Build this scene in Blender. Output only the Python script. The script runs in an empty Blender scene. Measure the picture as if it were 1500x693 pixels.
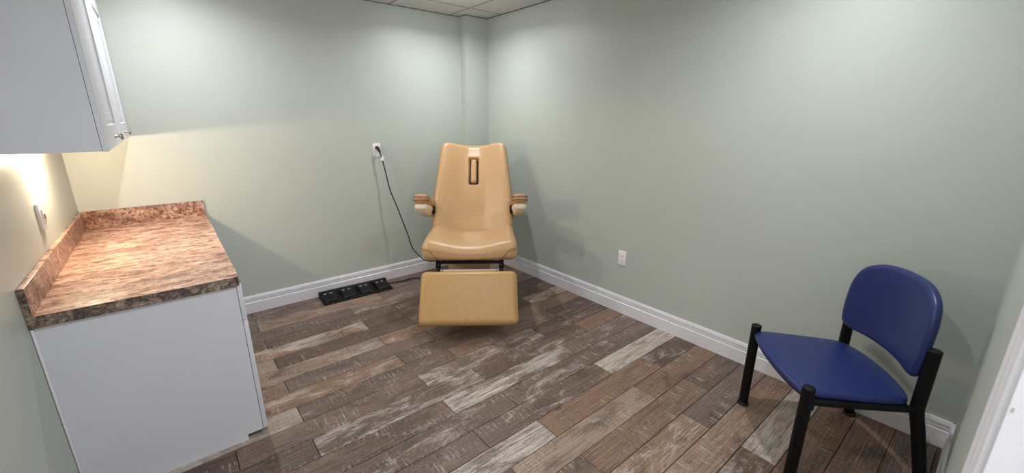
import bpy, bmesh, math, random
from mathutils import Vector, Matrix

# ------------------------------------------------------------------ camera, world, exposure
SC = bpy.context.scene
COL = SC.collection
IMG_W, IMG_H = 1500, 693
FPX, PITCH, YAW, ROLL = 608.1, 0.2776, 0.6904, 0.0027
CAM = Vector((-2.6914, -3.7563, 1.5413))
fw = Vector((math.sin(YAW) * math.cos(PITCH), math.cos(YAW) * math.cos(PITCH), -math.sin(PITCH)))
rt = Vector((math.cos(YAW), -math.sin(YAW), 0))
up = rt.cross(fw)
rt2 = rt * math.cos(ROLL) + up * math.sin(ROLL)
up2 = up * math.cos(ROLL) - rt * math.sin(ROLL)
cd = bpy.data.cameras.new('camera')
cd.sensor_fit = 'HORIZONTAL'; cd.sensor_width = 36.0
cd.lens = FPX / IMG_W * 36.0
cd.clip_start = 0.02
cam = bpy.data.objects.new('camera', cd); COL.objects.link(cam)
cam.matrix_world = Matrix(((rt2.x, up2.x, -fw.x, CAM.x), (rt2.y, up2.y, -fw.y, CAM.y), (rt2.z, up2.z, -fw.z, CAM.z), (0, 0, 0, 1)))
SC.camera = cam
world = bpy.data.worlds.new('world'); SC.world = world; world.use_nodes = True
bg = world.node_tree.nodes['Background']
bg.inputs[0].default_value = (0.97, 0.98, 1.0, 1); bg.inputs[1].default_value = 1.0
SC.view_settings.view_transform = 'Standard'; SC.view_settings.look = 'None'
SC.view_settings.gamma = 1.0; SC.view_settings.use_curve_mapping = False
SC.view_settings.exposure = 0.94
CAN_STRENGTH, CAN_WATTS, CAN_COLOR = 62.0, 6.2, (0.955, 0.975, 1.0)
PUCK_STRENGTH, PUCK_COLOR = 1100.0, (1.0, 0.79, 0.56)

# room constants (metres; back-right corner of the room is the origin)
H, W, D, BT = 2.484, 3.1762, 3.8263, 0.1446
random.seed(7)

# ------------------------------------------------------------------ materials
def srgb(r, g, b):
    f = lambda c: (c / 255 / 12.92) if c / 255 <= 0.04045 else ((c / 255 + 0.055) / 1.055) ** 2.4
    return (f(r), f(g), f(b), 1.0)

class NT:
    def __init__(s, name):
        s.m = bpy.data.materials.new(name); s.m.use_nodes = True
        s.t = s.m.node_tree; s.b = s.t.nodes['Principled BSDF']
    def n(s, typ, **kw):
        nd = s.t.nodes.new(typ)
        for k, v in kw.items(): setattr(nd, k, v)
        return nd
    def l(s, a, b): s.t.links.new(a, b)
    def coord(s, kind, scale):
        if kind == 'World':
            out = s.n('ShaderNodeNewGeometry').outputs['Position']
        else:
            out = s.n('ShaderNodeTexCoord').outputs['Object']
        mp = s.n('ShaderNodeMapping'); mp.inputs['Scale'].default_value = scale
        s.l(out, mp.inputs['Vector']); return mp.outputs['Vector']
    def noise(s, vec, scale, detail=4, rough=0.55, dist=0.0):
        nd = s.n('ShaderNodeTexNoise'); nd.inputs['Scale'].default_value = scale
        nd.inputs['Detail'].default_value = detail; nd.inputs['Roughness'].default_value = rough
        nd.inputs['Distortion'].default_value = dist
        s.l(vec, nd.inputs['Vector']); return nd.outputs['Fac']
    def ramp(s, fac, stops):
        nd = s.n('ShaderNodeValToRGB'); e = nd.color_ramp.elements
        while len(e) < len(stops): e.new(0.5)
        for el, (p, c) in zip(e, stops): el.position = p; el.color = c
        s.l(fac, nd.inputs['Fac']); return nd.outputs['Color']
    def step(s, fac, lo, hi):
        nd = s.n('ShaderNodeMapRange'); nd.inputs['From Min'].default_value = lo; nd.inputs['From Max'].default_value = hi
        nd.interpolation_type = 'SMOOTHSTEP'
        s.l(fac, nd.inputs['Value']); return nd.outputs['Result']
    def math(s, op, a, b):
        nd = s.n('ShaderNodeMath', operation=op)
        for i, v in enumerate((a, b)):
            if isinstance(v, (int, float)): nd.inputs[i].default_value = v
            else: s.l(v, nd.inputs[i])
        return nd.outputs[0]
    def mix(s, fac, a, b, mode='MIX'):
        nd = s.n('ShaderNodeMix', data_type='RGBA', blend_type=mode)
        for i, v in ((0, fac), (6, a), (7, b)):
            if isinstance(v, (int, float)): nd.inputs[i].default_value = v
            elif isinstance(v, tuple): nd.inputs[i].default_value = v
            else: s.l(v, nd.inputs[i])
        return nd.outputs[2]
    def color(s, c):
        if isinstance(c, tuple): s.b.inputs['Base Color'].default_value = c
        else: s.l(c, s.b.inputs['Base Color'])
    def bump(s, hgt, strength, dist):
        nd = s.n('ShaderNodeBump'); nd.inputs['Strength'].default_value = strength; nd.inputs['Distance'].default_value = dist
        s.l(hgt, nd.inputs['Height']); s.l(nd.outputs['Normal'], s.b.inputs['Normal'])
    def set(s, rough=0.5, metal=0.0, spec=0.5, coat=0.0):
        s.b.inputs['Roughness'].default_value = rough; s.b.inputs['Metallic'].default_value = metal
        s.b.inputs['Specular IOR Level'].default_value = spec; s.b.inputs['Coat Weight'].default_value = coat
        return s.m

def simple(name, rgb, rough=0.5, metal=0.0, spec=0.5, vary=0.06, scale=30):
    t = NT(name); v = t.coord('Object', (1, 1, 1)); nz = t.noise(v, scale, 3)
    c = srgb(*rgb); dk = tuple(x * (1 - vary) for x in c[:3]) + (1,); lt = tuple(min(1, x * (1 + vary)) for x in c[:3]) + (1,)
    t.color(t.ramp(nz, [(0.3, dk), (0.7, lt)])); return t.set(rough, metal, spec)

def wall_paint():
    t = NT('sage_wall_paint'); v = t.coord('World', (1, 1, 1))
    big = t.noise(v, 1.3, 3)
    t.color(t.ramp(big, [(0.3, srgb(184, 190, 182)), (0.7, srgb(188, 194, 186))]))
    t.bump(t.noise(v, 190, 3, 0.6), 0.16, 0.003); return t.set(0.42, 0, 0.4)

def plank_mat():
    t = NT('distressed_wood_plank')
    rnd = t.n('ShaderNodeObjectInfo').outputs['Random']
    tone = t.n('ShaderNodeAttribute', attribute_type='OBJECT', attribute_name='tone').outputs['Fac']
    white = t.n('ShaderNodeAttribute', attribute_type='OBJECT', attribute_name='wash').outputs['Fac']
    pos = t.n('ShaderNodeNewGeometry').outputs['Position']
    cmb = t.n('ShaderNodeCombineXYZ')
    t.l(t.math('MULTIPLY', rnd, 37.0), cmb.inputs[0]); t.l(t.math('MULTIPLY', rnd, 91.0), cmb.inputs[1])
    add = t.n('ShaderNodeVectorMath', operation='ADD'); t.l(pos, add.inputs[0]); t.l(cmb.outputs[0], add.inputs[1])
    def mp(sx, sy):
        m = t.n('ShaderNodeMapping'); m.inputs['Scale'].default_value = (sx, sy, 1); t.l(add.outputs[0], m.inputs['Vector']); return m.outputs['Vector']
    base = t.ramp(tone, [(0.0, srgb(78, 61, 52)), (0.3, srgb(103, 80, 66)), (0.55, srgb(113, 96, 89)), (0.8, srgb(142, 107, 83)), (1.0, srgb(190, 182, 172))])
    blot = t.noise(mp(4, 9), 1.0, 6, 0.65, 0.8)
    c = t.mix(t.math('MULTIPLY', t.step(blot, 0.46, 0.72), 0.75), base, srgb(66, 50, 43))
    tanb = t.noise(mp(2.4, 7), 1.0, 4, 0.55, 0.4)
    c = t.mix(t.math('MULTIPLY', t.step(tanb, 0.5, 0.75), 0.6), c, srgb(146, 115, 94))
    grain = t.noise(mp(4, 120), 1.0, 7, 0.7, 0.6)
    c = t.mix(t.math('MULTIPLY', t.step(grain, 0.48, 0.68), 0.7), c, srgb(66, 50, 43))
    wv = t.n('ShaderNodeTexWave', wave_type='BANDS', bands_direction='Y')
    wv.inputs['Scale'].default_value = 6.0; wv.inputs['Distortion'].default_value = 7.0; wv.inputs['Detail'].default_value = 3; wv.inputs['Detail Scale'].default_value = 0.5
    t.l(mp(0.7, 3.2), wv.inputs['Vector'])
    c = t.mix(t.math('MULTIPLY', t.step(wv.outputs['Fac'], 0.7, 1.0), 0.3), c, srgb(72, 55, 48))
    # worn white paint: hazy patches broken up by grain, clusters of cross-cut saw marks
    patch = t.noise(mp(3.6, 10), 1.0, 9, 0.74, 0.7)
    thr = t.math('SUBTRACT', 0.74, t.math('MULTIPLY', white, 0.36))
    pm = t.math('MULTIPLY', t.step(t.math('SUBTRACT', patch, thr), -0.05, 0.13), t.step(grain, 0.66, 0.40))
    saw = t.noise(mp(95, 7), 1.0, 5, 0.65, 0.2)
    area = t.noise(mp(3.5, 9), 1.0, 4, 0.6)
    sm = t.math('MULTIPLY', t.step(saw, 0.52, 0.64), t.step(area, 0.47, 0.62))
    lng = t.noise(mp(2.2, 190), 1.0, 5, 0.65, 0.3)
    lm = t.math('MULTIPLY', t.step(lng, 0.54, 0.68), t.step(area, 0.56, 0.40))
    mask = t.math('MAXIMUM', t.math('MULTIPLY', pm, 0.9), t.math('MAXIMUM', t.math('MULTIPLY', sm, 0.5), t.math('MULTIPLY', lm, 0.5)))
    c = t.mix(mask, c, srgb(206, 195, 186))
    fleck = t.noise(mp(90, 210), 1.0, 4, 0.65)
    c = t.mix(t.math('MULTIPLY', t.step(fleck, 0.57, 0.70), 0.6), c, srgb(60, 48, 43))
    sp = t.noise(mp(60, 105), 1.0, 7, 0.78, 0.4)
    c = t.mix(t.math('MULTIPLY', t.step(sp, 0.54, 0.64), t.math('ADD', t.math('MULTIPLY', t.step(area, 0.40, 0.62), 0.45), 0.18)), c, srgb(192, 178, 166))
    c = t.mix(t.math('MULTIPLY', t.step(sp, 0.45, 0.36), 0.55), c, srgb(54, 42, 37))
    # knots
    vo = t.n('ShaderNodeTexVoronoi', feature='F1'); vo.inputs['Scale'].default_value = 1.0
    t.l(mp(2.6, 5.5), vo.inputs['Vector'])
    c = t.mix(t.math('MULTIPLY', t.step(vo.outputs['Distance'], 0.085, 0.03), 0.75), c, srgb(46, 33, 28))
    t.color(c)
    t.bump(t.math('ADD', t.math('MULTIPLY', grain, 0.6), t.math('MULTIPLY', mask, 0.4)), 0.25, 0.003)
    return t.set(0.42, 0, 0.45)

def laminate(name, streak, dark):
    t = NT(name)
    a = t.noise(t.coord('World', (8, 21, 21) if streak else (22, 22, 22)), 1.0, 9, 0.74, 0.9)
    b = t.noise(t.coord('World', (34, 85, 85) if streak else (70, 70, 70)), 1.0, 6, 0.72, 0.7)
    s = t.math('ADD', t.math('MULTIPLY', a, 0.6), t.math('MULTIPLY', b, 0.4))
    if dark:
        c = t.ramp(s, [(0.38, srgb(40, 34, 32)), (0.46, srgb(76, 63, 56)), (0.53, srgb(132, 114, 100)), (0.62, srgb(190, 172, 154))])
        t.color(c); return t.set(0.3, 0, 0.5)
    c = t.ramp(s, [(0.36, srgb(46, 32, 29)), (0.43, srgb(116, 78, 64)), (0.485, srgb(174, 130, 109)), (0.545, srgb(204, 170, 150)), (0.67, srgb(218, 200, 186))])
    big = t.noise(t.coord('World', (2.2, 5, 5)), 1.0, 6, 0.65, 0.6)
    c = t.mix(t.math('MULTIPLY', t.step(big, 0.46 if streak else 0.38, 0.68), 0.6 if streak else 0.85), c, srgb(100, 62, 50))
    fl = t.noise(t.coord('World', (30, 88, 88) if streak else (55, 55, 55)), 1.0, 6, 0.72, 0.7)
    c = t.mix(t.math('MULTIPLY', t.step(fl, 0.53, 0.63), 0.9), c, srgb(50, 34, 30))
    t.color(c); return t.set(0.26, 0, 0.5)

def leather(name, rgb, rgb2, rough=0.36):
    t = NT(name); v = t.coord('Object', (1, 1, 1))
    mott = t.noise(v, 55, 6, 0.7); big = t.noise(v, 5, 3)
    c = t.ramp(mott, [(0.3, srgb(*rgb2)), (0.68, srgb(*rgb))])
    t.color(t.mix(t.math('MULTIPLY', big, 0.25), c, srgb(*rgb2)))
    t.bump(t.noise(v, 260, 3, 0.6), 0.18, 0.002); return t.set(rough, 0, 0.5)

def emission(name, col, strength):
    t = NT(name)
    t.b.inputs['Base Color'].default_value = (0.9, 0.9, 0.9, 1)
    t.b.inputs['Emission Color'].default_value = (*col, 1); t.b.inputs['Emission Strength'].default_value = strength
    return t.m

def tile_mat():
    t = NT('ceiling_tile_fissured'); v = t.coord('World', (1, 1, 1))
    n = t.noise(v, 140, 4, 0.7)
    t.color(t.ramp(n, [(0.38, srgb(196, 196, 194)), (0.55, srgb(222, 222, 220))]))
    t.bump(n, 0.3, 0.002); return t.set(0.9, 0, 0.1)

M = dict(
    wall=wall_paint(), plank=plank_mat(), tile=tile_mat(),
    grout=simple('dark_plank_joint', (30, 25, 23), 0.9),
    ceil_gap=simple('ceiling_reveal_grey', (86, 88, 86), 0.9),
    trim=simple('white_trim_paint', (228, 227, 232), 0.32, vary=0.02),
    cabinet=simple('white_cabinet_laminate', (214, 215, 222), 0.35, vary=0.015, scale=8),
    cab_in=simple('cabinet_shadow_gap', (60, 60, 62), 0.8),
    top=laminate('granite_look_laminate', True, False), splash=laminate('granite_look_splash', False, False),
    edge=laminate('granite_look_edge', False, True),
    chrome=simple('brushed_nickel', (196, 194, 190), 0.22, 1.0, vary=0.02),
    tan=leather('tan_vinyl_upholstery', (196, 158, 114), (184, 146, 103)),
    tan2=leather('tan_vinyl_leg_pad', (192, 152, 98), (178, 139, 86)),
    tandark=leather('brown_arm_upholstery', (192, 150, 108), (168, 124, 84)),
    cream=simple('cream_plastic', (228, 212, 190), 0.4, vary=0.03),
    beige=simple('beige_shroud', (206, 178, 146), 0.5),
    slot_shade=simple('dark_brown_shade', (46, 26, 16), 0.8),
    seam=simple('upholstery_seam', (128, 88, 52), 0.7),
    black=simple('black_powder_coat', (11, 11, 12), 0.45, spec=0.2, vary=0.1),
    blackpl=simple('black_plastic', (12, 12, 13), 0.55, spec=0.25, vary=0.1),
    rubber=simple('black_rubber', (16, 16, 17), 0.6),
    blue=leather('navy_blue_vinyl', (31, 46, 104), (26, 39, 92), 0.36),
    plastic=simple('white_plastic', (240, 238, 238), 0.35, vary=0.02),
    slot=simple('dark_slot', (40, 36, 36), 0.7),
    red=simple('red_button', (104, 44, 40), 0.5),
    print=simple('white_print', (206, 206, 208), 0.6),
    can=emission('led_diffuser', CAN_COLOR, CAN_STRENGTH), puck=emission('warm_bulb', PUCK_COLOR, PUCK_STRENGTH),
)

# ------------------------------------------------------------------ mesh helpers
class MB:
    def __init__(s): s.v = []; s.f = []
    def add(s, v, f):
        o = len(s.v); s.v += [tuple(p) for p in v]; s.f += [tuple(i + o for i in q) for q in f]; return s
    def box(s, a, b):
        x0, y0, z0 = (min(a[i], b[i]) for i in range(3)); x1, y1, z1 = (max(a[i], b[i]) for i in range(3))
        return s.add([(x0, y0, z0), (x1, y0, z0), (x1, y1, z0), (x0, y1, z0), (x0, y0, z1), (x1, y0, z1), (x1, y1, z1), (x0, y1, z1)],
                     [(3, 2, 1, 0), (4, 5, 6, 7), (0, 1, 5, 4), (1, 2, 6, 5), (2, 3, 7, 6), (3, 0, 4, 7)])
    def prism(s, poly, fn, a, b):            # poly 2D, fn(p, h) -> 3D
        n = len(poly)
        return s.add([fn(p, a) for p in poly] + [fn(p, b) for p in poly],
                     [tuple(range(n))[::-1], tuple(range(n, 2 * n))] + [(i, (i + 1) % n, n + (i + 1) % n, n + i) for i in range(n)])
    def lathe(s, prof, c=(0, 0, 0), axis='Z', n=24):   # prof: (r, h)
        v = []; f = []
        for r, h in prof:
            for k in range(n):
                a = 2 * math.pi * k / n; x, y = r * math.cos(a), r * math.sin(a)
                p = {'Z': (x, y, h), 'X': (h, x, y), 'Y': (x, h, y)}[axis]
                v.append((p[0] + c[0], p[1] + c[1], p[2] + c[2]))
        for i in range(len(prof) - 1):
            for k in range(n):
                f.append((i * n + k, i * n + (k + 1) % n, (i + 1) * n + (k + 1) % n, (i + 1) * n + k))
        f.append(tuple(range(n))[::-1]); m = (len(prof) - 1) * n; f.append(tuple(range(m, m + n)))
        return s.add(v, f)
    def tube(s, path, r, n=14):
        path = [Vector(p) for p in path]; v = []; f = []
        ref = None
        for i, p in enumerate(path):
            t = (path[min(i + 1, len(path) - 1)] - path[max(i - 1, 0)]).normalized()
            if ref is None:
                ref = t.orthogonal().normalized()
            ref = (ref - t * ref.dot(t)).normalized(); b = t.cross(ref)
            rr = r[i] if isinstance(r, (list, tuple)) else r
            for k in range(n):
                a = 2 * math.pi * k / n; v.append(p + ref * rr * math.cos(a) + b * rr * math.sin(a))
        for i in range(len(path) - 1):
            for k in range(n):
                f.append((i * n + k, i * n + (k + 1) % n, (i + 1) * n + (k + 1) % n, (i + 1) * n + k))
        f.append(tuple(range(n))[::-1]); m = (len(path) - 1) * n; f.append(tuple(range(m, m + n)))
        return s.add(v, f)
    def roundbox(s, h, r, n=(14, 14, 14), fn=None):
        h = Vector(h)
        def axis(hh, k):
            rr = min(r, hh); m = 5
            arc = [hh - rr + rr * math.tan(math.pi / 4 * j / m) for j in range(m + 1)]
            core = [-(hh - rr) + 2 * (hh - rr) * j / k for j in range(k + 1)]
            L = [-a for a in arc[::-1]][:-1] + core + arc[1:]
            o = [L[0]]
            for a in L[1:]:
                if a - o[-1] > 1e-6: o.append(a)
            return o
        ax = [axis(h[i], n[i]) for i in range(3)]
        idx = {}; v = []; f = []
        def vert(p):
            key = tuple(round(c, 6) for c in p)
            if key in idx: return idx[key]
            q = Vector(p); core = Vector([max(-(h[i] - min(r, h[i])), min(h[i] - min(r, h[i]), q[i])) for i in range(3)])
            d = q - core
            if d.length > 1e-9: q = core + d.normalized() * r
            if fn: q = Vector(fn(q.x, q.y, q.z))
            idx[key] = len(v); v.append(q); return idx[key]
        for a in range(3):
            b, c = (a + 1) % 3, (a + 2) % 3
            for sgn in (-1, 1):
                for i in range(len(ax[b]) - 1):
                    for j in range(len(ax[c]) - 1):
                        q = []
                        for (di, dj) in ((0, 0), (1, 0), (1, 1), (0, 1)):
                            p = [0, 0, 0]; p[a] = sgn * h[a]; p[b] = ax[b][i + di]; p[c] = ax[c][j + dj]; q.append(vert(p))
                        if sgn < 0: q = q[::-1]
                        if len(set(q)) >= 3: f.append(tuple(dict.fromkeys(q)))
        return s.add(v, f)
    def pad(s, outline, rings, fn):   # rings: (scale, h) from bottom centre to top centre
        n = len(outline); cx = sum(p[0] for p in outline) / n; cy = sum(p[1] for p in outline) / n; v = []; f = []
        for sc, hh in rings:
            for p in outline: v.append(fn(cx + (p[0] - cx) * sc, cy + (p[1] - cy) * sc, hh))
        for i in range(len(rings) - 1):
            for k in range(n): f.append((i * n + k, i * n + (k + 1) % n, (i + 1) * n + (k + 1) % n, (i + 1) * n + k))
        for i, rev in ((0, True), (len(rings) - 1, False)):
            q = tuple(range(i * n, i * n + n)); f.append(q[::-1] if rev else q)
        return s.add(v, f)
    def build(s, name, mat, parent=None, smooth=35, bevel=0, seg=2):
        me = bpy.data.meshes.new(name); me.from_pydata(s.v, [], s.f); me.update()
        bm = bmesh.new(); bm.from_mesh(me); bmesh.ops.recalc_face_normals(bm, faces=bm.faces)
        if bevel: bmesh.ops.bevel(bm, geom=list(bm.edges), offset=bevel, segments=seg, affect='EDGES', profile=0.6)
        bm.to_mesh(me); bm.free()
        if smooth:
            me.polygons.foreach_set('use_smooth', [True] * len(me.polygons)); me.set_sharp_from_angle(angle=math.radians(smooth))
        me.materials.append(mat)
        o = bpy.data.objects.new(name, me); COL.objects.link(o)
        if parent: o.parent = parent
        return o

def tag(o, label, cat, group=None):
    o['label'] = label; o['category'] = cat
    if group: o['group'] = group
    return o
def struct(o): o['kind'] = 'structure'; return o
def empty(name, loc=(0, 0, 0), rz=0):
    o = bpy.data.objects.new(name, None); COL.objects.link(o); o.location = loc; o.rotation_euler = (0, 0, rz); o.empty_display_size = 0.1
    return o
def smooth_path(pts, n=8):
    P = [Vector(p) for p in pts]; P = [P[0] * 2 - P[1]] + P + [P[-1] * 2 - P[-2]]; out = []
    for i in range(1, len(P) - 2):
        for k in range(n):
            t = k / n; a, b, c, d = P[i - 1], P[i], P[i + 1], P[i + 2]
            out.append(0.5 * ((2 * b) + (c - a) * t + (2 * a - 5 * b + 4 * c - d) * t * t + (3 * b - a - 3 * c + d) * t ** 3))
    return out + [P[-2]]

# ------------------------------------------------------------------ the room shell
WT = 0.12
floor = struct(MB().box((-W - WT, WT, -0.06), (WT, -D - 0.9, -0.004)).build('floor', M['grout'], smooth=0))
struct(MB().box((-W - WT, 0, -0.06), (WT, WT, H + 0.12)).build('wall_back', M['wall'], smooth=0))
struct(MB().box((0, 0, -0.06), (WT, -D - WT, H + 0.12)).build('wall_right', M['wall'], smooth=0))
struct(MB().box((-W - WT, 0, -0.06), (-W, -D - WT, H + 0.12)).build('wall_left', M['wall'], smooth=0))
PX, PY = -0.262, -0.106
struct(MB().box((PX, 0.0, -0.004), (0, PY, H + 0.05)).build('wall_corner_column', M['wall'], smooth=0))
# wall beside the doorway (the photograph is taken from the doorway)
OX0, OX1, OZ = -1.745, -2.83, 2.06
nw = MB()
nw.box((0, -D, -0.06), (OX0, -D - WT, H + 0.12)); nw.box((OX0, -D, OZ), (OX1, -D - WT, H + 0.12)); nw.box((OX1, -D, -0.06), (-W, -D - WT, H + 0.12))
struct(nw.build('wall_near', M['wall'], smooth=0))
# door lining: jamb, stop, strike plate
dj = struct(MB().box((OX0, -D + 0.002, 0), (OX0 - 0.018, -D - WT - 0.005, OZ - 0.018))
            .box((OX1, -D + 0.002, 0), (OX1 + 0.018, -D - WT - 0.005, OZ - 0.018))
            .box((OX0, -D + 0.002, OZ - 0.018), (OX1, -D - WT - 0.005, OZ)).build('door_1', M['trim'], bevel=0.0015))
MB().box((OX0 - 0.018, -D - 0.045, 0), (OX0 - 0.030, -D - 0.085, OZ - 0.03)).build('door_stop', M['trim'], dj, bevel=0.002)
MB().box((OX0 - 0.0175, -D - 0.001, 1.112), (OX0 - 0.0188, -D - 0.004, 1.120)).build('strike_plate', M['chrome'], dj)

d2 = struct(MB().box((OX0 - 0.018, -D - WT - 0.012, 0.01), (OX0 + 0.020, -D - WT - 0.86, OZ - 0.02)).build('door_2', M['trim'], bevel=0.002))
for z0, z1 in ((0.25, 0.95), (1.08, 1.90)):
    MB().box((OX0 - 0.018, -D - WT - 0.14, z0), (OX0 - 0.022, -D - WT - 0.74, z1)).build('door_panel', M['trim'], d2, bevel=0.002)

def casing(x0, sgn):   # moulded profile, extruded in z; sgn points from the opening outward
    prof = [(0, 0), (0, 0.010), (0.006, 0.0125), (0.020, 0.0125), (0.023, 0.015), (0.046, 0.016), (0.050, 0.019), (0.068, 0.019), (0.073, 0.015), (0.075, 0)]
    return MB().prism(prof, lambda p, h: (x0 + sgn * p[0], -D + p[1], h), 0, OZ + 0.07)
struct(casing(OX0, 1).build('trim_1', M['trim'], smooth=30))
struct(casing(OX1, -1).build('trim_2', M['trim'], smooth=30))
struct(MB().box((OX0 + 0.0, -D, OZ), (OX1 - 0.0, -D + 0.015, OZ + 0.07)).build('trim_3', M['trim'], bevel=0.003))

# baseboards with a grooved colonial profile (offset from wall, height)
BP = [(0, 0), (0.016, 0), (0.016, 0.088), (0.0095, 0.0935), (0.0085, 0.1025), (0.0135, 0.1035), (0.0125, 0.1115), (0.0070, 0.1125), (0.0065, 0.1215), (0.0140, 0.1225), (0.0125, 0.134), (0.008, BT), (0, BT)]
def baseboard(name, a, b, nx, ny):
    a = Vector(a); b = Vector(b)
    m = MB().prism(BP, lambda p, h: (a.x + (b.x - a.x) * h + nx * p[0], a.y + (b.y - a.y) * h + ny * p[0], p[1]), 0, 1)
    return struct(m.build(name, M['trim'], smooth=25))
CABX, CY = -2.522, -1.606
baseboard('baseboard_back', (-W + 0.64, 0, 0), (PX, 0, 0), 0, -1)
baseboard('baseboard_column_side', (PX, 0, 0), (PX, PY - 0.016, 0), -1, 0)
baseboard('baseboard_column', (PX - 0.016, PY, 0), (0, PY, 0), 0, -1)
baseboard('baseboard_right', (0, PY, 0), (0, -D, 0), -1, 0)
baseboard('baseboard_near', (0, -D, 0), (OX0 + 0.075, -D, 0), 0, 1)

# floor planks: rows along x, running bond, each plank its own piece
Y0, RW, PL = -0.262 + 2 * 0.1536, 0.1536, 0.957
GAP = 0.0016
plank_cache = {}
white_planks = {(15, 0): (0.92, 0.85), (21, 0): (0.92, 0.8), (13, 0): (0.6, 0.5), (12, 2): (0.35, 0.75), (16, 2): (0.5, 0.95), (5, 2): (0.8, 0.75), (11, 1): (0.45, 0.7), (13, 1): (0.45, 0.8), (10, 3): (0.9, 0.6)}
r = 0
while True:
    ya = Y0 - r * RW; yb = ya - RW
    if ya < -D - WT: break
    first = -0.758 if (r % 2) else -0.452          # row index r = k+2, parity kept from the photograph
    xs = [0.0, first]
    while xs[-1] > -W: xs.append(xs[-1] - PL)
    xs[-1] = -W
    y_hi, y_lo = min(ya, 0.0), max(yb, -D - WT)
    if y_hi - y_lo > 0.02:
        for i in range(len(xs) - 1):
            L = xs[i] - xs[i + 1]; wd = y_hi - y_lo
            if L < 0.03: continue
            key = (round(L, 3), round(wd, 3))
            if key not in plank_cache:
                a, b, c = L / 2 - GAP, wd / 2 - GAP, 0.0012
                mb = MB().add([(-a, -b, -0.012), (a, -b, -0.012), (a, b, -0.012), (-a, b, -0.012), (-a, -b, -c), (a, -b, -c), (a, b, -c), (-a, b, -c),
                               (-a + c, -b + c, 0), (a - c, -b + c, 0), (a - c, b - c, 0), (-a + c, b - c, 0)],
                              [(0, 1, 5, 4), (1, 2, 6, 5), (2, 3, 7, 6), (3, 0, 4, 7), (4, 5, 9, 8), (5, 6, 10, 9), (6, 7, 11, 10), (7, 4, 8, 11), (8, 9, 10, 11), (3, 2, 1, 0)])
                o = mb.build('plank', M['plank'], floor, smooth=0); plank_cache[key] = o.data
            else:
                o = bpy.data.objects.new('plank', plank_cache[key]); COL.objects.link(o); o.parent = floor
            o.location = ((xs[i] + xs[i + 1]) / 2, (y_hi + y_lo) / 2, random.uniform(-0.0003, 0.0003))
            tn, wh = white_planks.get((r, i), (random.choice((random.uniform(0.1, 0.4), random.uniform(0.35, 0.7), random.uniform(0.6, 0.9))), random.uniform(0.05, 0.62)))
            o['tone'] = tn; o['wash'] = wh
    r += 1

# suspended ceiling: grid behind, each tile its own piece
ceiling = struct(MB().box((-W - WT, WT, H + 0.006), (WT, -D - WT, H + 0.10)).build('ceiling', M['ceil_gap'], smooth=0))
GX, GY, TS, TG = -0.370, -0.345, 0.612, 0.0035
xs = [-0.006] + [GX - TS * k for k in range(5)] + [-W + 0.006]
ys = [-0.006] + [GY - TS * k for k in range(6)] + [-D + 0.006]
LX, LY = (GX - TS / 2, GX - TS * 3.5), (GY - TS / 2, GY - TS * 4.5)
HOLE = 0.075
for i in range(len(xs) - 1):
    for j in range(len(ys) - 1):
        x0, x1, y0, y1 = xs[i] - TG, xs[i + 1] + TG, ys[j] - TG, ys[j + 1] + TG
        if i == 0 and j == 0:   # notched round the corner column
            poly = [(x0, PY - 0.006), (PX - 0.006, PY - 0.006), (PX - 0.006, y0), (x1, y0), (x1, y1), (x0, y1)]
            MB().prism(poly, lambda p, h: (p[0], p[1], h), H, H + 0.006).build('ceiling_tile', M['tile'], ceiling, smooth=0)
        else:
            MB().box((x0, y0, H), (x1, y1, H + 0.006)).build('ceiling_tile', M['tile'], ceiling, smooth=0)

M['tee'] = simple('grey_ceiling_grid', (118, 119, 117), 0.6)
M['angle'] = simple('dark_shadow_line', (66, 68, 66), 0.7)  # colour of the painted shadow line round the ceiling edge
for x in xs[1:-1]: MB().box((x - 0.005, -0.004, H - 0.0015), (x + 0.005, -D + 0.004, H + 0.006)).build('grid_bar', M['tee'], ceiling, smooth=0)
for y in ys[1:-1]: MB().box((-0.004, y - 0.005, H - 0.0012), (-W + 0.004, y + 0.005, H + 0.006)).build('grid_bar', M['tee'], ceiling, smooth=0)
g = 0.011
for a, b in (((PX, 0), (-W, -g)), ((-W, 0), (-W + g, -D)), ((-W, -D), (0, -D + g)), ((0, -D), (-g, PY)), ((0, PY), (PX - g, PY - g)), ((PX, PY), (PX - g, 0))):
    MB().box((a[0], a[1], H - 0.003), (b[0], b[1], H + 0.006)).build('shadow_line', M['angle'], ceiling, smooth=0)  # dark strip paints the shade where wall meets ceiling, no moulding there

# ------------------------------------------------------------------ lamps
def ceiling_light(x, y, label):
    e = empty('ceiling_light', (x, y, H)); tag(e, label, 'ceiling light', 'round ceiling lights')
    MB().lathe([(0.056, 0.0), (0.096, 0.0), (0.094, -0.005), (0.060, -0.009), (0.056, -0.007)], n=40).build('trim_ring', M['plastic'], e)
    MB().lathe([(0.0555, -0.0005), (0.0555, -0.004), (0.038, -0.008), (0.036, -0.018), (0.030, -0.027), (0.018, -0.033), (0.003, -0.035)], n=32).build('diffuser', M['can'], e)
    ld = bpy.data.lights.new('downlight', 'AREA'); ld.shape = 'DISK'; ld.size = 0.05; ld.spread = math.radians(160)
    ld.energy = CAN_WATTS; ld.color = CAN_COLOR
    lo = bpy.data.objects.new('downlight', ld); COL.objects.link(lo); lo.parent = e; lo.location = (0, 0, -0.038)
for x in LX:
    for y in LY:
        ceiling_light(x, y, 'round white ceiling downlight %s' % (
            {(0, 0): 'above the tan treatment chair in the corner', (0, 1): 'on the ceiling above the blue side chair',
             (1, 0): 'on the ceiling near the white wall cabinet', (1, 1): 'on the ceiling by the doorway'}[(LX.index(x), LY.index(y))]))

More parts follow.
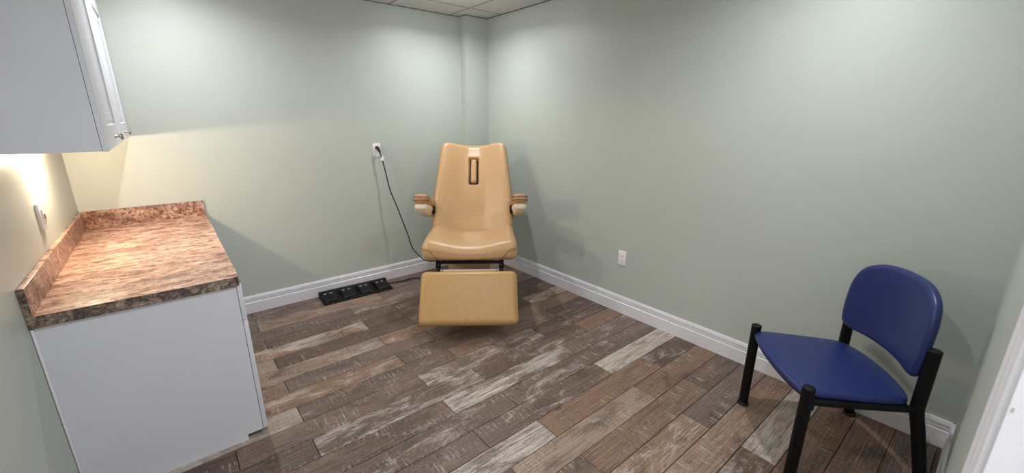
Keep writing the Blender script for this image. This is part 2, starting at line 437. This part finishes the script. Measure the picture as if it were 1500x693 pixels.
pk = empty('under_cabinet_light', (-3.098, -0.81, 1.4203)); tag(pk, 'small warm puck light glowing under the white wall cabinet', 'light')
MB().lathe([(0.034, 0.0), (0.034, -0.007), (0.030, -0.009), (0.012, -0.009)], n=32).build('housing', M['plastic'], pk)
MB().lathe([(0.006, -0.008)] + [(0.017 * math.sin(a), -0.024 + 0.017 * math.cos(a)) for a in [math.radians(d) for d in range(25, 180, 14)]] + [(0.001, -0.041)], n=20).build('bulb', M['puck'], pk)

# ------------------------------------------------------------------ base cabinet and worktop
ZC = 0.850
YF = -0.004            # far end, against the back wall
bc = empty('base_cabinet', (-W + 0.3, -0.8, 0)); tag(bc, 'white base cabinet under the granite look countertop', 'cabinet')
def world_child(mb, name, mat, parent, **k):   # geometry given in world coordinates
    ox, oy, oz = parent.location
    mb.v = [(p[0] - ox, p[1] - oy, p[2] - oz) for p in mb.v]
    return mb.build(name, mat, parent, **k)
XB, XD = -2.543, -2.522
zb = 0.033
side = [(-W + 0.002, 0.0), (-2.609, 0.0), (-2.609, zb - 0.003), (XB, zb - 0.003), (XB, 0.8035), (-W + 0.002, 0.8035)]
for name, ya, yb in (('end_panel', CY, CY + 0.018), ('far_panel', YF, YF - 0.016)):
    world_child(MB().prism(side, lambda p, h: (p[0], h, p[1]), ya, yb), name, M['cabinet'], bc, smooth=0)
world_child(MB().box((-W + 0.002, CY + 0.02, zb), (XB - 0.002, YF - 0.018, 0.80)), 'carcass', M['cab_in'], bc, smooth=0)
world_child(MB().box((-2.613, CY + 0.018, 0), (-2.625, YF - 0.018, zb)), 'toe_kick', M['cab_in'], bc, smooth=0)
world_child(MB().box((-W + 0.0015, CY - 0.001, 0.0), (-W + 0.010, CY - 0.007, 0.80)), 'caulk_strip', M['trim'], bc, bevel=0.002)
ymid = (CY + YF) / 2
def knob(parent_part, x, y, z, root, r=0.015):
    m = MB().lathe([(0.008, 0), (0.006, 0.004), (0.0045, 0.010), (0.006, 0.014), (r, 0.018), (r, 0.022), (r * 0.75, 0.027), (0.001, 0.029)], axis='X', n=20)
    m.v = [(p[0] + x - root.location.x, p[1] + y - root.location.y, p[2] + z - root.location.z) for p in m.v]
    return m.build('knob', M['chrome'], parent_part)
for ya, yb in ((CY + 0.001, ymid - 0.0015), (ymid + 0.0015, YF - 0.002)):
    d = world_child(MB().box((XB + 0.002, ya, 0.6335), (XD, yb, 0.8035)), 'drawer', M['cabinet'], bc, bevel=0.0012)
    knob(d, XD, (ya + yb) / 2 - 0.02, 0.695, bc)
    d = world_child(MB().box((XB + 0.002, ya, zb - 0.003), (XD, yb, 0.6305)), 'door', M['cabinet'], bc, bevel=0.0012)
    knob(d, XD, (ya + yb) / 2 - 0.02, 0.56, bc)

ct = empty('countertop', (-W + 0.3, -0.8, ZC)); tag(ct, 'brown granite look laminate countertop with backsplash on the base cabinet', 'countertop')
XT, YT = -2.527, -1.6175
R = 0.028
arc = [(XT - R + R * math.sin(a), YT + R - R * math.cos(a)) for a in [math.radians(9 * k) for k in range(11)]]
outline = [(-W + 0.001, YF + 0.003), (-W + 0.001, YT)] + arc + [(XT, YF + 0.003)]
world_child(MB().prism(outline, lambda p, h: (p[0], p[1], h), 0.806, ZC), 'slab', M['top'], ct, smooth=30)
band = [(-W + 0.001, YT)] + arc + [(XT, YF + 0.003)]
inner = [(-W + 0.001, YT + 0.0008)] + [(XT - R + (R - 0.0008) * math.sin(a), YT + R - (R - 0.0008) * math.cos(a)) for a in [math.radians(9 * k) for k in range(11)]] + [(XT - 0.0008, YF + 0.003)]
outer = [(-W + 0.001, YT - 0.0012)] + [(XT - R + (R + 0.0012) * math.sin(a), YT + R - (R + 0.0012) * math.cos(a)) for a in [math.radians(9 * k) for k in range(11)]] + [(XT + 0.0012, YF + 0.003)]
eb = MB()
n = len(outer)
eb.add([(p[0], p[1], z) for z in (0.8045, ZC - 0.0008) for p in outer] + [(p[0], p[1], z) for z in (0.8045, ZC - 0.0008) for p in inner],
       [(i, i + 1, n + i + 1, n + i) for i in range(n - 1)] + [(2 * n + i, 3 * n + i, 3 * n + i + 1, 2 * n + i + 1) for i in range(n - 1)]
       + [(n + i, n + i + 1, 3 * n + i + 1, 3 * n + i) for i in range(n - 1)] + [(i, 2 * n + i, 2 * n + i + 1, i + 1) for i in range(n - 1)] + [(0, n, 3 * n, 2 * n), (n - 1, 3 * n - 1, 4 * n - 1, 2 * n - 1)])
world_child(eb, 'edge_band', M['edge'], ct, smooth=30)
SPZ = ZC + 0.108
world_child(MB().box((-W + 0.001, YT, ZC), (-W + 0.021, YF - 0.018, SPZ)), 'side_splash', M['top'], ct, bevel=0.002)
world_child(MB().box((-W + 0.0012, YT - 0.0012, ZC - 0.001), (-W + 0.0208, YT - 0.0001, SPZ - 0.001)), 'splash_end_cap', M['edge'], ct, smooth=0)
world_child(MB().box((-W + 0.001, YF + 0.003, ZC), (XT - 0.004, YF - 0.016, SPZ)), 'back_splash', M['splash'], ct, bevel=0.002)

# ------------------------------------------------------------------ wall cabinet
UB, UT = 1.4203, 2.19
XU, XUD = -2.8631, -2.8450
UY = YT
uc = empty('wall_cabinet', (-W + 0.15, -0.8, UB)); tag(uc, 'white wall cabinet with two raised panel doors above the countertop', 'cabinet')
world_child(MB().box((-W + 0.001, UY, UB), (XU, UY + 0.016, UT)), 'side_panel', M['cabinet'], uc, smooth=0)
world_child(MB().box((-W + 0.001, UY + 0.0165, UB + 0.001), (XU - 0.0015, YF, UT)), 'carcass', M['cabinet'], uc, smooth=0)
def routed_door(y0, y1, p0, p1, zlo, zhi):
    # door leaf with a routed rectangular groove: outer frame, groove floor, raised field
    x0, x1 = XU + 0.0015, XUD
    def ring(a, b, c, d, x): return [(x, a, c), (x, b, c), (x, b, d), (x, a, d)]
    def at_(e, x): return ring(p0 + e, p1 - e, zlo + e, zhi - e, x)
    L = [ring(y0, y1, UB - 0.001, UT + 0.001, x0), ring(y0, y1, UB - 0.001, UT + 0.001, x1 - 0.002), ring(y0 + 0.002, y1 - 0.002, UB + 0.001, UT - 0.001, x1),
         at_(-0.004, x1), at_(0.0, x1 - 0.008), at_(0.012, x1 - 0.008), at_(0.015, x1 - 0.0055), at_(0.045, x1 - 0.0055), at_(0.048, x1 - 0.0075), at_(0.06, x1 - 0.0075)]
    v = [p for rr in L for p in rr]; f = [(3, 2, 1, 0)]
    for i in range(len(L) - 1):
        for k in range(4): f.append((4 * i + k, 4 * i + (k + 1) % 4, 4 * i + 4 + (k + 1) % 4, 4 * i + 4 + k))
    m = 4 * (len(L) - 1); f.append((m, m + 1, m + 2, m + 3))
    return MB().add(v, f)
for (y0, y1, p0, p1, ky) in ((UY, -0.812, -1.42, -0.985, -1.175), (-0.808, -0.006, -0.575, -0.12, -0.42)):
    d = world_child(routed_door(y0, y1, p0, p1, 1.512, 2.105), 'door', M['cabinet'], uc, smooth=0)
    knob(d, XUD, ky, 1.459, uc)

# ------------------------------------------------------------------ power outlets
def outlet(label, loc, rz, gfci=False):
    # built facing local -Y, back on the wall at y = 0
    e = empty('power_outlet', loc, rz); tag(e, label, 'outlet')
    pd_ = 0.012 if gfci else 0.006
    MB().box((-0.0355, -0.0003, -0.060), (0.0355, -pd_, 0.060)).build('cover_plate', M['plastic'], e, bevel=0.0025)
    if gfci:
        b = MB().box((-0.0165, -0.006, -0.034), (0.0165, -0.018, 0.034)).build('receptacle', M['plastic'], e, bevel=0.0012)
        MB().box((-0.011, -0.017, 0.001), (0.011, -0.0200, 0.010)).build('test_button', M['red'], b)
        MB().box((-0.011, -0.017, -0.010), (0.011, -0.0200, -0.002)).build('reset_button', M['slot'], b)
        zs = (0.022, -0.022)
    else:
        zs = (0.0195, -0.0195); b = None
    for z in zs:
        if not gfci:
            poly = [(0.0168 * math.cos(a), max(-0.0125, min(0.0125, 0.0168 * math.sin(a)))) for a in [2 * math.pi * k / 28 for k in range(28)]]
            b = MB().prism(poly, lambda p, h: (p[0], h, p[1] + z), -0.006, -0.0088).build('receptacle', M['plastic'], e)
        yy = -0.0182 if gfci else -0.0089
        for x, hh in ((-0.0063, 0.0042), (0.0063, 0.0034)):
            MB().box((x - 0.0011, yy + 0.0008, z + 0.003 - hh), (x + 0.0011, yy - 0.0002, z + 0.003 + hh)).build('slot', M['slot'], b)
        MB().lathe([(0.0024, yy + 0.0008), (0.0024, yy - 0.0002)], c=(0, 0, z - 0.0075), axis='Y', n=10).build('slot', M['slot'], b)
    MB().lathe([(0.003, -pd_ + 0.0005), (0.003, -pd_ - 0.0008), (0.0015, -pd_ - 0.0014)], c=(0, 0, 0.0 if not gfci else 0.048), axis='Y', n=12).build('screw', M['plastic'], e)
    return e
outlet('white duplex outlet on the back wall with a black plug in it', (-1.190, 0, 1.260), 0)
outlet('white duplex outlet low on the right wall above the baseboard', (0, -1.888, 0.465), -math.pi / 2)
outlet('white outlet with dark buttons on the wall above the countertop', (-W, -0.985, 1.108), math.pi / 2, gfci=True)

# ------------------------------------------------------------------ treatment chair
A0 = 0.58636; RHO0 = 3.35; A = A0 + 0.065
tc_loc = (CAM.x + RHO0 * math.sin(A0) + 0.016 * math.cos(A0), CAM.y + RHO0 * math.cos(A0) - 0.016 * math.sin(A0), 0)
tc = empty('treatment_chair', tc_loc, -A)    # local: x to the sitter's left, y towards the back, z up
tag(tc, 'tan upholstered power treatment chair with leg rest in the corner', 'treatment chair')

def ss(a, b, x):
    t = max(0, min(1, (x - a) / (b - a))); return t * t * (3 - 2 * t)
# seat cushion
HX, HY, HZ = 0.362, 0.30, 0.074
def seat_fn(x, y, z):
    u = abs(x) / HX; v = (y + HY) / (2 * HY)          # v: 0 front, 1 back
    nar = 1 - 0.05 * v
    top = max(0, (z + HZ) / (2 * HZ))
    dish = 0.072 * (ss(0.1, 0.95, u)) * (0.5 + 0.5 * v) - 0.016
    fall = -0.045 * max(0, 1 - v / 0.35) ** 2 * (1 - 0.35 * u)
    return (x * nar, y + 0.012 * u * u * (1 - v), z + top * (dish + fall))
m = MB().roundbox((HX, HY, HZ), 0.055, (26, 22, 4), seat_fn)
tilt = math.radians(4)
def place(mb, pitch, off):
    c, s = math.cos(pitch), math.sin(pitch)
    mb.v = [(p[0] + off[0], p[1] * c - p[2] * s + off[1], p[1] * s + p[2] * c + off[2]) for p in mb.v]; return mb
SEAT_OFF = (0, -0.098, 0.560)
seat = place(m, -tilt, SEAT_OFF).build('seat', M['tan'], tc, smooth=60)
for sg in (-1, 1):    # curved seams at the front corners
    path = [(sg * 0.352, -0.365, 0.600), (sg * 0.335, -0.395, 0.603), (sg * 0.300, -0.406, 0.600), (sg * 0.270, -0.405, 0.565), (sg * 0.245, -0.398, 0.535), (sg * 0.215, -0.390, 0.512)]
    MB().tube(smooth_path(path, 5), 0.0025, 6).build('seam', M['seam'], seat)

# backrest: lies in a plane leaning back; built with y = thickness, z = length then pitched
BL = 0.445
def hw(v):
    pts = [(0, 0.352), (0.25, 0.352), (0.45, 0.343), (0.7, 0.322), (0.85, 0.310), (1.0, 0.300)]
    for (a, p), (b, q) in zip(pts, pts[1:]):
        if v <= b: return p + (q - p) * (v - a) / (b - a)
    return pts[-1][1]
SL0, SL1, SLW = 0.545, 0.825, 0.040
def back_fn(x, y, z):
    v = max(0, min(1, (z + BL) / (2 * BL))); u = x / 0.352
    X = u * hw(v)
    front = ss(0.02, -0.05, y)
    bol = -0.095 * ss(0.15, 0.95, abs(u)) * (0.8 + 0.2 * (1 - v)) + 0.020
    lower = -0.015 * ss(0.25, 0.0, v)
    Y = y + front * (bol + lower)
    # channel above and around the slot
    ch = ss(0.085, 0.04, abs(X)) * ss(0.80, 0.93, v) * 0.006
    inslot = ss(SLW + 0.008, SLW - 0.004, abs(X)) * ss(SL0 - 0.014, SL0 + 0.006, v) * ss(SL1 + 0.014, SL1 - 0.006, v)
    Y += front * (ch + 0.058 * inslot)
    Z = z - 0.003 * ss(0.22, 0.0, abs(X)) * ss(0.80, 1.0, v) - 0.030 * ss(0.72, 1.02, abs(u)) ** 1.6 * ss(0.85, 1.0, v)
    return (X, Y, Z)
lean = math.atan2(0.47, 0.72)
m = MB().roundbox((0.352, 0.060, BL), 0.055, (70, 3, 84), back_fn)
BACK_OFF = (0, 0.372 + 0.060 * math.cos(lean) - 0.012, 0.94 - 0.060 * math.sin(lean) + 0.012)
back = place(m, -lean, BACK_OFF).build('backrest', M['tan'], tc, smooth=70)
def onback(v, y): return (y, (v - 0.5) * 2 * BL)
zs0, zs1 = (SL0 - 0.5) * 2 * BL + 0.010, (SL1 - 0.5) * 2 * BL - 0.010
m = MB().roundbox((0.026, 0.026, (zs1 - zs0) / 2), 0.018, (4, 4, 12)); m.v = [(p[0], p[1] - 0.022, p[2] + (zs0 + zs1) / 2) for p in m.v]
pad_ = place(m, -lean, BACK_OFF).build('slot_pad', M['tan'], back, smooth=60)
m = MB().box((-0.038, 0.006, zs0 - 0.008), (0.038, 0.012, zs1 + 0.008)); place(m, -lean, BACK_OFF).build('slot_shade_plate', M['slot_shade'], back)  # dark plate added to paint the shade inside the slot recess
m = MB().roundbox((0.30, 0.014, BL - 0.03), 0.012, (6, 1, 6), lambda x, y, z: (x * (1 - 0.10 * (z + BL) / (2 * BL)), y + 0.070, z))
place(m, -lean, BACK_OFF).build('back_shell', M['cream'], tc, smooth=50)

# armrests
for sg in (-1, 1):
    pit = math.radians(17)
    def arm_fn(x, y, z): return (x, y, z)
    m = MB().roundbox((0.064, 0.200, 0.042), 0.040, (6, 12, 3), lambda x, y, z: (x * (1 - 0.10 * ss(0.05, 0.2, -y)), y, z + 0.006 * ss(-0.1, -0.2, y)))
    arm = place(m, -pit, (sg * 0.392, 0.090, 0.868)).build('armrest', M['tandark'], tc, smooth=60)
    for zz in (-0.012, 0.014):     # stitched bands round the pad
        loop = []
        for k in range(33):
            a = math.pi * k / 32 - math.pi
            ex = 0.0655 * (1 if math.cos(a) > 0 else -1) * abs(math.cos(a)) ** 0.45; ey = -0.165 - 0.0365 * abs(math.sin(a)) ** 0.7
            loop.append((ex * (1 - 0.10 * ss(0.05, 0.2, -ey)), ey, zz + 0.006 * ss(-0.1, -0.2, ey)))
        loop = [(loop[0][0], 0.15, zz)] + loop + [(loop[-1][0], 0.15, zz)]
        m = MB().tube(loop, 0.003, 6); place(m, -pit, (sg * 0.392, 0.090, 0.868)).build('seam', M['seam'], arm)
    # cream plastic shell below, deeper towards the bracket
    m = MB().roundbox((0.060, 0.186, 0.036), 0.030, (6, 12, 3), lambda x, y, z: (x * (1 - 0.22 * ss(0.02, -0.036, z)) * (1 - 0.08 * ss(0.05, 0.19, -y)), y + 0.03 * ss(0.0, -0.036, z) * ss(0.0, -0.18, y), z * (1 + 0.35 * ss(-0.15, 0.1, y)) - 0.066))
    place(m, -pit, (sg * 0.392, 0.090, 0.868)).build('arm_shell', M['cream'], arm, smooth=60)
    m = MB().box((-sg * 0.045, 0.04, -0.090), (-sg * 0.075, 0.13, -0.030))
    place(m, -pit, (sg * 0.392, 0.090, 0.868)).build('arm_bracket', M['black'], arm, bevel=0.006)

# leg rest
lr = math.atan2(0.205, 0.345)
m = MB().roundbox((0.353, 0.046, 0.196), 0.044, (10, 2, 8), lambda x, y, z: (x * (1 - 0.012 * z / 0.2), y, z))
legrest = place(m, -lr, (0, -0.565, 0.286)).build('leg_rest', M['tan2'], tc, smooth=60)
m = MB().box((-0.30, 0.040, -0.16), (0.30, 0.056, 0.17)); place(m, -lr, (0, -0.565, 0.286)).build('leg_rest_board', M['black'], tc, bevel=0.003)
# frame between seat and leg rest
fr = MB().box((-0.255, -0.375, 0.482), (0.255, -0.345, 0.500)).box((-0.255, 0.10, 0.482), (0.255, 0.13, 0.500))
for sg in (-1, 1): fr.box((sg * 0.255, -0.375, 0.482), (sg * 0.228, 0.13, 0.500))
fr.build('seat_frame', M['black'], tc, bevel=0.002)
for sg in (-1, 1):
    MB().tube([(sg * 0.238, -0.362, 0.490), (sg * 0.238, -0.385, 0.440), (sg * 0.238, -0.47, 0.330), (sg * 0.238, -0.51, 0.270)], 0.014, 12).build('leg_rest_arm', M['black'], tc)
    MB().lathe([(0.020, -0.018), (0.020, 0.018)], c=(sg * 0.238, -0.372, 0.468), axis='X', n=16).build('pivot', M['black'], tc)
pl = MB().box((-0.215, -0.425, 0.385), (0.215, -0.420, 0.456)).build('front_plate', M['cream'], tc, bevel=0.0015)
for sg in (-1, 1): MB().lathe([(0.005, -0.425), (0.004, -0.428)], c=(sg * 0.202, 0, 0.446), axis='Y', n=10).build('screw', M['slot'], pl)
m = MB().prism([(-0.22, 0.03), (0.26, 0.03), (0.20, 0.46), (-0.14, 0.46)], lambda p, h: (h, p[0], p[1]), -0.19, 0.15); m.build('base_shroud', M['beige'], tc, bevel=0.012, smooth=40)
MB().box((-0.05, -0.14, 0.44), (0.02, 0.16, 0.490)).box((0.10, -0.14, 0.44), (0.14, 0.16, 0.49)).build('lift_link', M['black'], tc, bevel=0.004)
MB().box((-0.24, -0.30, 0.0), (0.24, 0.36, 0.032)).build('base_plate', M['blackpl'], tc, bevel=0.006)
m = MB().box((-0.05, 0.02, 0.0), (0.05, 0.07, 0.34)); place(m, -lean * 0.8, (0, 0.16, 0.50)).build('back_hinge', M['black'], tc, bevel=0.006)

# ------------------------------------------------------------------ power cord from the outlet to the chair
def cw(x, y, z):     # chair local -> world
    return (tc_loc[0] + x * math.cos(A) + y * math.sin(A), tc_loc[1] - x * math.sin(A) + y * math.cos(A), z)
def wc(p):           # world -> chair local
    dx, dy = p[0] - tc_loc[0], p[1] - tc_loc[1]
    return (dx * math.cos(A) - dy * math.sin(A), dx * math.sin(A) + dy * math.cos(A), p[2])
def chair_part(mb, name, mat, parent, **k):
    mb.v = [wc(p) for p in mb.v]; return mb.build(name, mat, parent, **k)
cpath = [(-1.1825, -0.0545, 1.235), (-1.1822, -0.055, 1.2245), (-1.1697, -0.06, 1.1754), (-1.1494, -0.07, 1.0448), (-1.1311, -0.085, 0.9059), (-1.1054, -0.1, 0.8088), (-1.0756, -0.12, 0.6972), (-1.0502, -0.15, 0.5795), (-1.0289, -0.19, 0.4632), (-1.0212, -0.22, 0.3804), (-1.0046, -0.25, 0.323), (-0.9795, -0.32, 0.2741), (-0.949, -0.42, 0.25)]
cpath += [cw(-0.20, 0.16, 0.335), cw(-0.16, 0.16, 0.34)]
pcord = chair_part(MB().tube(smooth_path(cpath, 6), 0.0055, 8), 'power_cord', M['rubber'], tc)
chair_part(MB().tube([(-1.193, -0.0092, 1.281), (-1.193, -0.020, 1.281), (-1.194, -0.034, 1.278), (-1.190, -0.046, 1.264), (-1.185, -0.053, 1.246), (-1.1825, -0.0545, 1.230)], [0.0155, 0.0165, 0.0165, 0.0135, 0.009, 0.006], 14), 'plug', M['rubber'], pcord)
tg = MB().box((-0.012, -0.0008, -0.022), (0.012, 0.0008, 0.022)); c, s = math.cos(-0.42), math.sin(-0.42)
tg.v = [(p[0] * c - p[2] * s - 1.170, p[1] - 0.067, p[0] * s + p[2] * c + 1.190) for p in tg.v]
chair_part(tg, 'tag', M['plastic'], pcord, smooth=0)

# ------------------------------------------------------------------ foot control
fc = empty('foot_control', (-1.552, -0.155, 0), math.radians(-2.2)); tag(fc, 'black four pedal foot control on the floor by the baseboard', 'foot control')
FW, FD = 0.302, 0.105
base_prof = [(-FD, 0), (FD, 0), (FD, 0.050), (FD - 0.012, 0.056), (FD - 0.052, 0.056), (FD - 0.062, 0.026), (-FD + 0.012, 0.018), (-FD, 0.012)]
MB().prism(base_prof, lambda p, h: (h, p[0], p[1]), -FW, FW).build('housing', M['blackpl'], fc, bevel=0.003)
for k in range(4):
    x0 = -FW + 0.012 + k * 0.153; x1 = x0 + 0.108
    prof = [(-FD + 0.012, 0.0185), (FD - 0.062, 0.0265), (FD - 0.054, 0.054), (FD - 0.066, 0.060), (-0.035, 0.050), (-FD + 0.020, 0.034), (-FD + 0.008, 0.026)]
    pd = MB().prism(prof, lambda p, h: (h, p[0], p[1]), x0, x1).build('pedal', M['blackpl'], fc, bevel=0.003)
    for dx in (0.026, 0.074):      # white print: an arrow and a bar on each pedal
        ym, zm = 0.012, 0.0565
        t = MB().prism([(-0.011, -0.004), (0.004, -0.004), (0.012, 0.002), (0.003, 0.005), (-0.011, 0.003)], lambda p, h: (x0 + dx + p[0], ym + p[1], zm + p[1] * 0.13 + h), 0.0, 0.0008)
        t.build('pedal_print', M['print'], pd, smooth=0)
    MB().lathe([(0.004, -FD - 0.0004), (0.004, -FD + 0.004)], c=(x0 + 0.054, 0, 0.007), axis='Y', n=10).build('screw', M['chrome'], fc)
# its cable along the floor to the chair
c, s = math.cos(math.radians(-2.2)), math.sin(math.radians(-2.2))
def fl(p): 
    dx, dy = p[0] + 1.552, p[1] + 0.155; return (dx * c + dy * s, -dx * s + dy * c, p[2])
cab = [(-1.252, -0.120, 0.018), (-1.22, -0.135, 0.010), (-1.15, -0.150, 0.006), (-1.07, -0.150, 0.006), (-0.99, -0.155, 0.006), (-0.93, -0.20, 0.006), (-0.90, -0.32, 0.006), (-0.875, -0.46, 0.006), cw(-0.246, 0.22, 0.006)]
MB().tube([fl(p) for p in smooth_path(cab, 6)], 0.0052, 8).build('cable', M['rubber'], fc)

# ------------------------------------------------------------------ blue side chair
FLP = Vector((-0.4235, -3.060, 0)); bang = math.atan2(-0.657, -0.753)
sc = empty('side_chair', (FLP.x + 0.25 * -0.753 + 0.22 * 0.657, FLP.y + 0.25 * -0.657 + 0.22 * -0.753, 0), bang)
tag(sc, 'blue vinyl side chair with black metal legs against the right wall', 'chair')
def L(u, s_, z): return (u - 0.25, s_ - 0.22, z)
def closed_smooth(pts, n=6):
    P = [Vector((p[0], p[1], 0)) for p in pts]; N = len(P); out = []
    for i in range(N):
        a, b, c_, d = P[i - 1], P[i], P[(i + 1) % N], P[(i + 2) % N]
        for k in range(n):
            t = k / n; q = 0.5 * ((2 * b) + (c_ - a) * t + (2 * a - 5 * b + 4 * c_ - d) * t * t + (3 * b - a - 3 * c_ + d) * t ** 3); out.append((q.x, q.y))
    return out
so = closed_smooth([(0.010, -0.012), (0.06, -0.030), (0.155, -0.043), (0.255, -0.046), (0.355, -0.043), (0.45, -0.030), (0.500, -0.012), (0.518, 0.03), (0.516, 0.13), (0.510, 0.25), (0.500, 0.35), (0.480, 0.392), (0.43, 0.418), (0.34, 0.433), (0.255, 0.437), (0.17, 0.433), (0.08, 0.418), (0.030, 0.392), (0.010, 0.35), (0.0, 0.25), (-0.006, 0.13), (-0.008, 0.03)], 4)
def seatz(u, s_, z): return L(u, s_, z - 0.012 * max(0, (s_ / 0.43)) + 0.004 * math.cos((u - 0.255) * 6))
MB().pad(so, [(0.3, 0.428), (0.94, 0.428), (0.985, 0.433), (1.0, 0.443), (0.992, 0.453), (0.965, 0.461), (0.90, 0.466), (0.7, 0.469), (0.4, 0.469), (0.1, 0.469)], seatz).build('seat', M['blue'], sc, smooth=60)
MB().pad(so, [(0.3, 0.412), (0.90, 0.412), (0.955, 0.420), (0.965, 0.430), (0.5, 0.430)], seatz).build('seat_pan', M['black'], sc, smooth=40)
# back pad: outline in (u, z), curved round the sitter
UC, BH = 0.229, 0.254
bo = closed_smooth([(UC - BH, 0.60), (UC - BH - 0.003, 0.69), (UC - BH + 0.004, 0.775), (UC - BH + 0.035, 0.846), (UC - BH + 0.10, 0.888), (UC - 0.08, 0.903), (UC, 0.906), (UC + 0.08, 0.903), (UC + BH - 0.10, 0.888), (UC + BH - 0.035, 0.846), (UC + BH - 0.004, 0.775), (UC + BH + 0.003, 0.69), (UC + BH, 0.60),
                    (UC + BH - 0.012, 0.548), (UC + BH - 0.055, 0.530), (UC + 0.12, 0.534), (UC, 0.536), (UC - 0.12, 0.534), (UC - BH + 0.055, 0.530), (UC - BH + 0.012, 0.548)], 4)
def backs(u, z, h):
    d = (u - UC) / BH
    return L(u, 0.376 + 0.050 * (1 - d * d) + 0.06 * (z - 0.53) + h, z)
MB().pad(bo, [(0.3, 0.0), (0.6, 0.0), (0.9, -0.001), (0.965, 0.002), (0.992, 0.010), (1.0, 0.020), (0.99, 0.030), (0.96, 0.036), (0.6, 0.038), (0.3, 0.038)], backs).build('backrest', M['blue'], sc, smooth=60)
LR = 0.0235
def leg(path, name='leg'):
    o = MB().tube(path, LR, 20).build(name, M['black'], sc, smooth=40)
    x, y = path[0][0], path[0][1]
    MB().lathe([(0.027, 0.0), (0.029, 0.004), (0.027, 0.012), (LR + 0.001, 0.020)], c=(x, y, 0), n=20).build('foot_glide', M['rubber'], o)
    tp = path[-1]
    MB().lathe([(LR, -0.003), (LR, 0.002), (LR - 0.004, 0.005), (0.002, 0.006)], c=tp, n=20).build('end_cap', M['blackpl'], o)
leg([L(-0.012, -0.004, 0.004), L(-0.012, -0.004, 0.3), L(-0.012, -0.004, 0.484)])
leg([L(0.527, -0.004, 0.004), L(0.527, -0.004, 0.3), L(0.527, -0.004, 0.484)])
for u in (-0.012, 0.490):
    leg([L(u, 0.535, 0.004), L(u, 0.50, 0.13), L(u, 0.455, 0.30), L(u, 0.436, 0.365), L(u, 0.428, 0.395), L(u, 0.424, 0.425), L(u, 0.424, 0.50), L(u, 0.424, 0.675)])
for u0, u1 in ((-0.012, -0.012), (0.527, 0.490)):
    MB().tube([L(u0, 0.0, 0.420), L(u0 * 0.6 + u1 * 0.4, 0.20, 0.414), L(u1, 0.42, 0.408)], 0.015, 12).build('side_rail', M['black'], sc)
    inb = 1 if u0 < 0.2 else -1
    MB().prism([(0.0, 0.0), (0.085 * inb, 0.0), (0.085 * inb, -0.012), (0.0, -0.045)], lambda p, h: L(u0 + p[0], h, 0.424 + p[1]), 0.006, 0.030).build('gusset', M['black'], sc)
for s_ in (0.02, 0.40):
    MB().tube([L(0.0, s_, 0.404), L(0.50, s_, 0.404)], 0.011, 12).build('cross_rail', M['black'], sc)
